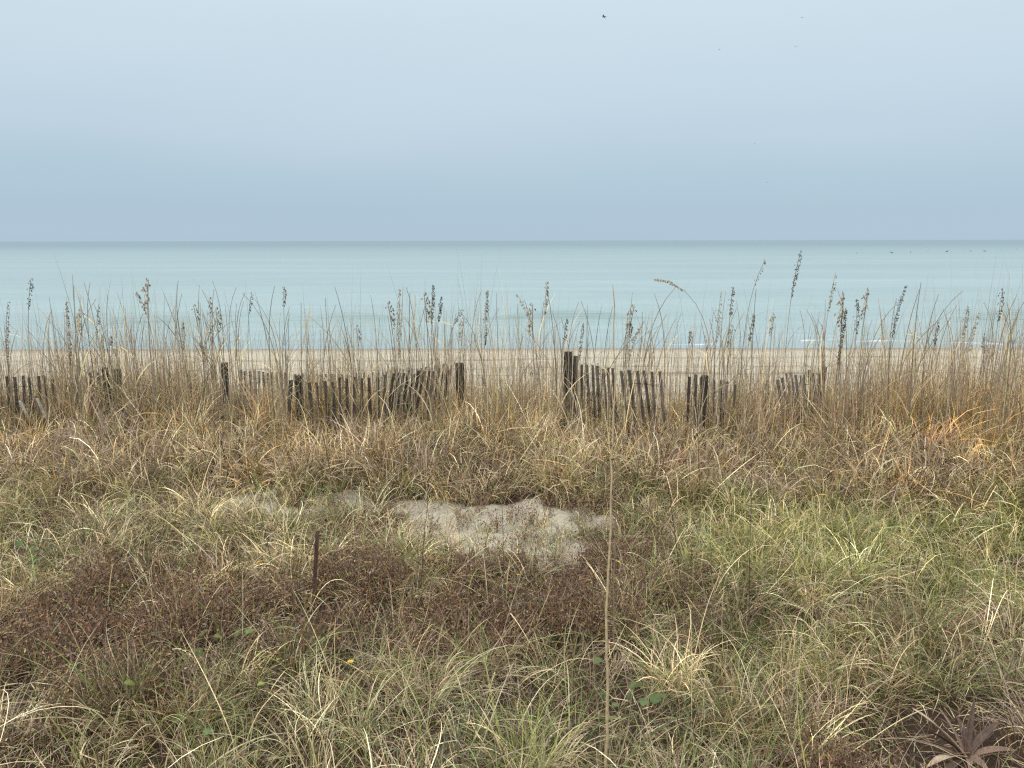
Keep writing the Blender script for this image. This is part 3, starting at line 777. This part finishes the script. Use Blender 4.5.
# ------------------------------------------------------------------ nearer single stalks
def reed(pts, r0, r1, col, name, label, cat, extra=None, group=None):
    P0 = Vector(pts[0]); root = empty(name, P0)
    rel = [Vector(p)-P0 for p in pts]
    # subdivide with slight kinks
    out = []
    for i in range(len(rel)-1):
        for k in range(5): out.append(rel[i].lerp(rel[i+1], k/5)+Vector((random.gauss(0, .003), random.gauss(0, .003), 0))*(0 if i == k == 0 else 1))
    out.append(rel[-1])
    n = len(out); V, F = tube(out, [r0+(r1-r0)*i/(n-1) for i in range(n)], 7)
    A = Acc().add(V, F, col); A.build('stem', MS, root)
    if extra: extra(root, out)
    return setp(root, label, cat, group)
b0 = ground(603, 800)
def ex_big(root, pts):
    rnd = np.random.default_rng(4)
    pa = np.array([tuple(p) for p in pts]); n = len(pa)
    i = np.array([20, 21, 19, 20, 21, 22, 20])
    A = Acc().add(*blades(pa[i], rnd.uniform(0, 6.28, 7), np.array([.09, .06, .10, .08, .09, .07, .10]), rnd.uniform(.4, 1.2, 7), rnd.uniform(1.0, 2.4, 7), np.full(7, .010),
                          pal(7, [(.30, .21, .12), BROWN], [1, 1]), seg=5))
    A.build('foliage', MG, root)
Yb = b0.y
tp = at(613, 285, Yb+.25)
reed([b0, at(608, 690, Yb+.03), at(605, 630, Yb+.05), at(610, 540, Yb+.1), at(611, 460, Yb+.15), at(615, 390, Yb+.2), tp], .0078, .0022, (.50, .38, .22), 'tall_reed', 'tall pale single reed rising from the near grass right up in front of the sea', 'reed', ex_big)
def weed(px0, py0, px1, py1, label, r=.003, col=(.085, .06, .045), mid=None, extra=None, name='dry_stalk'):
    b_ = ground(px0, py0+40); Y = b_.y
    pts = [b_] + ([at(mid[0], mid[1], Y)] if mid else [at(px0*.6+px1*.4, py0*.6+py1*.4, Y+.02)]) + [at(px1, py1, Y+.05)]
    return reed(pts, r, r*.5, col, name, label, 'dry stalk' if name == 'dry_stalk' else 'wildflower', extra)
def twigs(root, pts):
    rnd = np.random.default_rng(len(pts)+int(abs(root.location.x)*100))
    pa = np.array([tuple(p) for p in pts]); k = rnd.integers(3, len(pa), 9)
    Acc().add(*blades(pa[k], rnd.uniform(0, 6.28, 9), rnd.uniform(.04, .12, 9), rnd.uniform(.2, .8, 9), rnd.uniform(-.2, .4, 9), np.full(9, .003), pal(9, [DKBR, BROWN], [1, 1]), seg=3)).build('twig_sprays', MS, root)
weed(748, 620, 752, 462, 'straight dark thin stalk in the right grass below the gap before the sunken fence', extra=twigs)
weed(686, 590, 655, 415, 'long dark stalk bending left, rising right of the tall pale reed', mid=(672, 510))
weed(905, 575, 940, 522, 'dark forked twig leaning right in the right hand grass', extra=twigs)
weed(420, 565, 428, 500, 'short dark stalk standing in front of the bare sand', extra=twigs)
weed(503, 565, 502, 500, 'slim brown stalk at the middle of the bare sand', extra=twigs)
weed(196, 600, 197, 505, 'thin tan stalk standing left of the bare sand', col=(.3, .23, .14))
weed(276, 540, 235, 470, 'dark stalk tilting left before the bank behind the stake', r=.0028)
weed(302, 500, 283, 440, 'second dark stalk tilting left on the bank, above the stake', r=.003)
weed(852, 560, 842, 480, 'brown stalk among yellow green grass in the right of the slope', r=.0028)
weed(700, 470, 696, 400, 'dark stalk on the bank below the squat post', r=.0035)
weed(612, 640, 618, 440, 'brown reed with withered top leaves close beside the tall pale reed', r=.0045, col=(.25, .19, .12), extra=twigs)
weed(590, 610, 597, 548, 'short brown stalk left of the tall pale reed foot', r=.0028, extra=twigs)
weed(62, 480, 52, 395, 'pale stalk tilting left in the grass below the far left fence', r=.0038, col=(.35, .28, .18))

# yellow wildflowers
M_yel, nt, b = newmat('yellow_petals'); b.inputs['Base Color'].default_value = (.72, .48, .03, 1); b.inputs['Roughness'].default_value = .6
def flower(px, py, label, s=.012):
    b_ = ground(px, py+34); Y = b_.y; T = at(px, py, Y)
    def ext(root, pts):
        tip = pts[-1]; A = Acc()
        nn = 9; az = np.linspace(0, 6.28, nn, endpoint=False)
        A.add(*[q for q in blades(np.tile(np.array(tip), (nn, 1)), az, np.full(nn, s), np.full(nn, .9), np.full(nn, .5), np.full(nn, s*.6), np.tile([[.7, .45, .03]], (nn, 1)), seg=3, wob=np.zeros(nn))])
        A.build('blossom', M_yel, root)
        pa = np.array([tuple(p) for p in pts]); k = np.random.default_rng(2).integers(1, len(pa)-2, 8)
        Acc().add(*blades(pa[k], np.linspace(0, 6, 8), np.full(8, .035), np.full(8, .9), np.full(8, .6), np.full(8, .009), pal(8, [OLIVE, GREEN], [1, 1]), seg=3)).build('leaves', MF, root)
    return reed([b_, b_.lerp(T, .5)+Vector((.008, 0, 0)), T], .002, .0014, (.16, .17, .07), 'yellow_wildflower', label, 'wildflower', ext, 'small yellow wildflowers')
flower(258, 562, 'small yellow blossom in reddish weeds left of the wooden stake', .015)
flower(430, 518, 'yellow blossom topping a stem at the left side of the bare sand')
flower(518, 575, 'yellow blossom just below the bare sand')
flower(618, 562, 'orange yellow blossom beside the tall pale reed')
flower(724, 610, 'small yellow blossom in the right hand green grass')
flower(350, 662, 'pale yellow blossom low in the grass near the centre bottom', .02)
flower(495, 460, 'yellow tuft on the bank above the bare sand', .014)

# broad leaved green plants
M_broad = plant_mat('broad_green_leaf', .3, .4)
def broad(px, py, label, n=7, s=.05, col=GREEN, hh=.26):
    p = ground(px, py, .08); p.z = float(H(p.x, p.y))
    rnd = np.random.default_rng(int(px)); root = empty('broadleaf_plant', p)
    az = rnd.uniform(0, 6.28, n); P = np.zeros((n, 3)); L = rnd.uniform(.7, 1.2, n)*hh
    V, F, C = blades(P, az, L, rnd.uniform(.1, .6, n), rnd.uniform(.0, .6, n), np.full(n, .003), pal(n, [OLIVE, BROWN], [1, .4]), seg=4)
    Acc().add(V, F, C).build('stalks', MS, root)
    tip = V.reshape(n, 5, 2, 3).mean(2)[:, -1]
    A = Acc()
    for i in range(n):
        sz = s*rnd.uniform(.7, 1.25); a = rnd.uniform(0, 6.28); tilt = rnd.uniform(.2, 1.0)
        D = np.array([math.cos(a)*math.cos(tilt), math.sin(a)*math.cos(tilt), math.sin(tilt)*rnd.choice([-.3, 1])]); S = np.array([-math.sin(a), math.cos(a), 0]); Nn = np.cross(D, S)
        rows = []
        for u in np.linspace(0, 1, 7):
            w = sz*.48*math.sin(math.pi*min(1, u*.93+.04))**.7
            for v in (-1, -.5, 0, .5, 1): rows.append(tip[i]+D*u*sz+S*v*w+Nn*(abs(v)*w*.35-u*u*sz*.25))
        V2 = np.array(rows); ii = (np.arange(6)[:, None]*5+np.arange(4)[None, :])
        A.add(V2, np.stack([ii, ii+1, ii+6, ii+5], -1).reshape(-1, 4), pal(1, [col], [1], .25)[0])
    A.build('leaves', M_broad, root)
    return setp(root, label, 'plant', 'broad leaved green plants among the grass')
broad(127, 722, 'bright green oval leaf plant low at the bottom left', 3, .055, (.24, .30, .07))
broad(225, 662, 'green round leaved plant under tall arching blades left of centre', 5, .06, (.15, .19, .06))
broad(283, 690, 'small yellowish green plant right of the round leaved one', 4, .04, (.3, .36, .07))
broad(196, 742, 'dull green broad leaved plant at the bottom, right of the bright oval one', 4, .05, (.14, .2, .07))
broad(25, 575, 'dark green leafy clump at the left edge', 8, .05, (.08, .15, .04))
broad(648, 712, 'large leaved green plant at the foot of the tall pale reed', 8, .055, (.12, .16, .05))
broad(600, 705, 'green leafy plant just left of the tall reed foot', 5, .045, (.13, .18, .055))
broad(500, 498, 'small green leaf sprig where bank meets bare sand', 5, .04, (.2, .27, .07))
broad(290, 560, 'pale green sprig in reddish weeds beside the wooden stake', 6, .035, (.25, .3, .1))
broad(660, 440, 'yellow green sprig on the bank below the tilting boards', 5, .05, (.28, .3, .08))

# dead yucca
p = YP.copy(); p.z = float(H(p.x, p.y))
root = empty('dead_yucca', p)
setp(root, 'dead brown yucca with stiff splayed strap leaves at the bottom right corner', 'yucca')
YC = plant_mat('dead_yucca_leaf', .05, .6)
def strap(tipo, mid, w, col, base=(0, 0, .02)):
    B, Mi, Tp = Vector(base), Vector(mid), Vector(tipo); rows = []; S = 12
    for i in range(S+1):
        t = i/S; q = B*(1-t)**2+Mi*2*t*(1-t)+Tp*t*t
        d = ((Mi-B)*(1-t)+(Tp-Mi)*t).normalized(); sd = d.cross(Vector((0, 0, 1))).normalized(); up = sd.cross(d)
        ww = w*.5*(.65+.7*t if t < .35 else (.9-.9*((t-.35)/.65)**2+.02))
        tw = .5*math.sin(2.5*t+w*90)
        sd = sd*math.cos(tw)+up*math.sin(tw)
        for v in (-1, -.4, 0, .4, 1): rows.append(tuple(q+sd*v*ww+up*abs(v)*ww*.5))
    ii = (np.arange(S)[:, None]*5+np.arange(4)[None, :])
    o = mesh_np('leaf', np.array(rows), np.stack([ii, ii+1, ii+6, ii+5], -1).reshape(-1, 4), YC, root, np.broadcast_to(np.array(col), (len(rows), 3)))
    m = o.modifiers.new('thick', 'SOLIDIFY'); m.thickness = .0025
yc = [(.23, .15, .105), (.10, .062, .046), (.05, .031, .024), (.44, .32, .22)]
leaves_ = [((912, 709, .10), .05, .046, 3), ((938, 708, .16), .03, .036, 0), ((921, 729, .02), .03, .034, 2), ((885, 738, .04), .05, .03, 0), ((926, 768, -.08), .06, .05, 3), ((898, 757, -.02), .03, .04, 2),
        ((974, 700, .10), .02, .036, 1), ((1002, 722, .08), .05, .038, 1), ((1018, 752, .0), .05, .034, 0), ((990, 775, -.10), .05, .04, 0), ((955, 716, .22), .05, .04, 1), ((908, 742, .12), .06, .036, 1),
        ((940, 780, -.14), .04, .05, 1), ((985, 735, .15), .06, .04, 2), ((968, 772, -.14), .04, .034, 0)]
hub = Vector((0, 0, .07))
for (px, py, dy), sag, wd_, ci in leaves_:
    tp_ = at(px, py, p.y+dy)-p; tp_.z = max(tp_.z, .01)
    strap(tp_, (hub+tp_)*.5+Vector((random.uniform(-.02, .02), 0, sag)), wd_, yc[ci], hub)
V, F = tube([(0, 0, -.05), (0, 0, .03), (0, .01, .06)], [.035, .035, .02], 10); mesh_np('stump', V, F, YC, root, np.broadcast_to(np.array((.08, .055, .04)), (len(V), 3)))

# ------------------------------------------------------------------ birds
M_bird, nt, b = newmat('dark_feathers'); b.inputs['Base Color'].default_value = (.035, .032, .03, 1); b.inputs['Roughness'].default_value = .8
M_gull, nt, b = newmat('grey_feathers'); b.inputs['Base Color'].default_value = (.33, .34, .36, 1); b.inputs['Roughness'].default_value = .8
def flying(mat, span):
    V, F = tube([(0, -.30, 0), (0, -.27, .0), (0, -.2, 0), (0, -.05, 0), (0, .1, 0), (0, .2, .01), (0, .26, .02), (0, .31, .015), (0, .36, .005)],
                [.01, .05, .035, .07, .075, .05, .045, .03, .005], 10, .85)
    A = Acc().add(V*span, F)
    for s in (-1, 1):
        rows = []
        for t, z in ((0, .02), (.25, .09), (.5, .12), (.75, .09), (1, .03)):
            xw = s*(.03+.5*t); yc = .08-.10*max(0, t-.35)+.06*math.sin(math.pi*min(1, t*1.6)); c_ = .17*(1-t**2.2)+.015
            for yy_, dz in ((yc+c_*.35, 0), (yc+c_*.1, .012), (yc-c_*.3, .006), (yc-c_*.65, 0), (yc-c_*.3, -.006), (yc+c_*.1, -.008)): rows.append((xw*span, yy_*span, (z+dz)*span))
        V = np.array(rows); FF = [(i*6+k, i*6+(k+1) % 6, (i+1)*6+(k+1) % 6, (i+1)*6+k) for i in range(4) for k in range(6)]
        A.add(V, np.array(FF))
    return A.build('flying_bird', mat)
def put_bird(px, py, Y, span, rz, bank, mat, label):
    o = flying(mat, span); o.location = at(px, py, Y); o.rotation_euler = (0, bank, rz); return setp(o, label, 'bird', 'birds flying in the sky')
put_bird(605, 17, 95, .85, R(70), .25, M_bird, 'dark bird flying high, nearest the top of the sky')
put_bird(803, 18, 260, 1.2, R(20), .0, M_gull, 'faint gull in the upper right sky, highest of the pale ones')
put_bird(796, 47, 270, 1.25, R(-15), .1, M_gull, 'faint gull just below the highest pale one')
put_bird(720, 50, 270, 1.2, R(35), -.1, M_gull, 'faint gull between the dark bird and the upper right pair')
put_bird(755, 144, 260, 1.1, R(-30), .15, M_gull, 'faint gull midway down the sky')
put_bird(767, 183, 260, .9, R(60), .0, M_gull, 'small faint gull lowest in the sky, not far above the horizon')
V, F = tube([(0, -.55, .10), (0, -.42, .14), (0, -.2, .17), (0, .05, .16), (0, .25, .16), (0, .33, .30), (0, .30, .48), (0, .33, .60), (0, .42, .63), (0, .52, .56), (0, .75, .42)],
            [.02, .08, .17, .2, .14, .065, .05, .06, .055, .03, .008], 12, .9)
M_pel, nt, b = newmat('brown_grey_feathers'); b.inputs['Base Color'].default_value = (.10, .10, .10, 1)
pel = mesh_np('pelican', V, F, M_pel)
sp_ = [(892, 252.5, 1.2, 'second from left of the row'), (911, 252, .9, 'third of the row'), (928, 250.5, .6, 'fourth and fainter'), (947, 251.5, 1.3, 'largest and darkest of the row'),
       (971, 251, .9, 'just right of the largest one'), (985, 251, 1.2, 'plump one third from the right end'), (1017.5, 249, .9, 'last one at the right edge'), (857, 252.5, .6, 'leftmost and faintest of the row'), (1001, 250.0, .6, 'faint one second from the right edge')]
for i, (px, py, s_, lab) in enumerate(sp_):
    d = ray(px, py+1.2); t = (SEA-CAM.z)/d.z; P_ = CAM+d*t
    o = pel if i == 0 else pel.copy()
    if i: COL.objects.link(o)
    o.location = (P_.x, P_.y, SEA-.05); o.rotation_euler.z = R(60+i*75); o.scale = (.85*s_,)*3
    setp(o, 'dark seabird floating near the horizon, '+lab, 'bird', 'seabirds floating in a row far out on the water')

# ------------------------------------------------------------------ light
w = bpy.data.worlds.new('World'); sc.world = w; w.use_nodes = True
nt = w.node_tree; bg = nt.nodes['Background']
tc = N(nt, 'ShaderNodeTexCoord'); sx = N(nt, 'ShaderNodeSeparateXYZ'); nt.links.new(tc.outputs['Generated'], sx.inputs[0])
SUN_EL, SUN_AZ = R(48), R(215)
sky = N(nt, 'ShaderNodeTexSky', sky_type='NISHITA'); sky.sun_disc = False; sky.sun_elevation = SUN_EL; sky.sun_rotation = SUN_AZ
mp = N(nt, 'ShaderNodeMapping'); mp.inputs['Scale'].default_value = (1.3, 1.3, 7); nt.links.new(tc.outputs['Generated'], mp.inputs['Vector'])
nz = N(nt, 'ShaderNodeTexNoise'); nz.inputs['Scale'].default_value = 1.3; nz.inputs['Detail'].default_value = 4; nz.inputs['Roughness'].default_value = .45; nt.links.new(mp.outputs[0], nz.inputs['Vector'])
def mth(op, a, bb):
    m = N(nt, 'ShaderNodeMath', operation=op)
    for i, v in enumerate((a, bb)):
        if isinstance(v, (int, float)): m.inputs[i].default_value = v
        else: nt.links.new(v, m.inputs[i])
    return m.outputs[0]
z = mth('ADD', sx.outputs['Z'], mth('MULTIPLY', mth('SUBTRACT', nz.outputs[0], .5), .085))
cr = N(nt, 'ShaderNodeValToRGB'); nt.links.new(z, cr.inputs[0])
st = [(0, (178, 201, 219)), (.04, (175, 199, 217)), (.085, (180, 204, 220)), (.125, (191, 211, 226)), (.165, (199, 218, 231)), (.23, (207, 225, 236)), (.30, (214, 232, 242)), (.5, (226, 238, 245)), (1, (240, 244, 248))]
e = cr.color_ramp.elements
e[0].position = 0; e[0].color = lin(*st[0][1]); e[1].position = 1; e[1].color = lin(*st[-1][1])
for p_, c_ in st[1:-1]: q = e.new(p_); q.color = lin(*c_)
# cloud deck gets brighter overhead
gain = N(nt, 'ShaderNodeMapRange'); gain.inputs['From Min'].default_value = .32; gain.inputs['From Max'].default_value = 1; gain.inputs['To Min'].default_value = 1; gain.inputs['To Max'].default_value = 2.3
nt.links.new(sx.outputs['Z'], gain.inputs['Value'])
vs = N(nt, 'ShaderNodeVectorMath', operation='SCALE'); nt.links.new(cr.outputs[0], vs.inputs[0]); nt.links.new(gain.outputs[0], vs.inputs['Scale'])
k1 = N(nt, 'ShaderNodeVectorMath', operation='SCALE'); k1.inputs['Scale'].default_value = 9.0; nt.links.new(vs.outputs[0], k1.inputs[0])
mx = N(nt, 'ShaderNodeMix', data_type='RGBA'); mx.inputs[0].default_value = .06
nt.links.new(k1.outputs[0], mx.inputs[6]); nt.links.new(sky.outputs[0], mx.inputs[7]); nt.links.new(mx.outputs[2], bg.inputs['Color'])
bg.inputs['Strength'].default_value = .11
sl = bpy.data.lights.new('sun', 'SUN'); sl.energy = 1.5; sl.angle = R(11); sl.color = (1, .97, .92)
so = bpy.data.objects.new('sun', sl); COL.objects.link(so)
dirv = Vector((math.sin(SUN_AZ)*math.cos(SUN_EL), math.cos(SUN_AZ)*math.cos(SUN_EL), math.sin(SUN_EL)))
so.rotation_euler = dirv.to_track_quat('Z', 'Y').to_euler(); so.location = (0, -5, 20)

vs_ = sc.view_settings; vs_.view_transform = 'Standard'; vs_.look = 'None'; vs_.exposure = 0; vs_.gamma = 1; vs_.use_curve_mapping = False
cy_ = sc.cycles; sc.render.engine = 'CYCLES'
cy_.max_bounces = 5; cy_.diffuse_bounces = 3; cy_.glossy_bounces = 2; cy_.transmission_bounces = 2
cy_.use_denoising = False; cy_.use_adaptive_sampling = False
cy_.filter_width = 1.3 if hasattr(cy_, 'filter_width') else 1.5
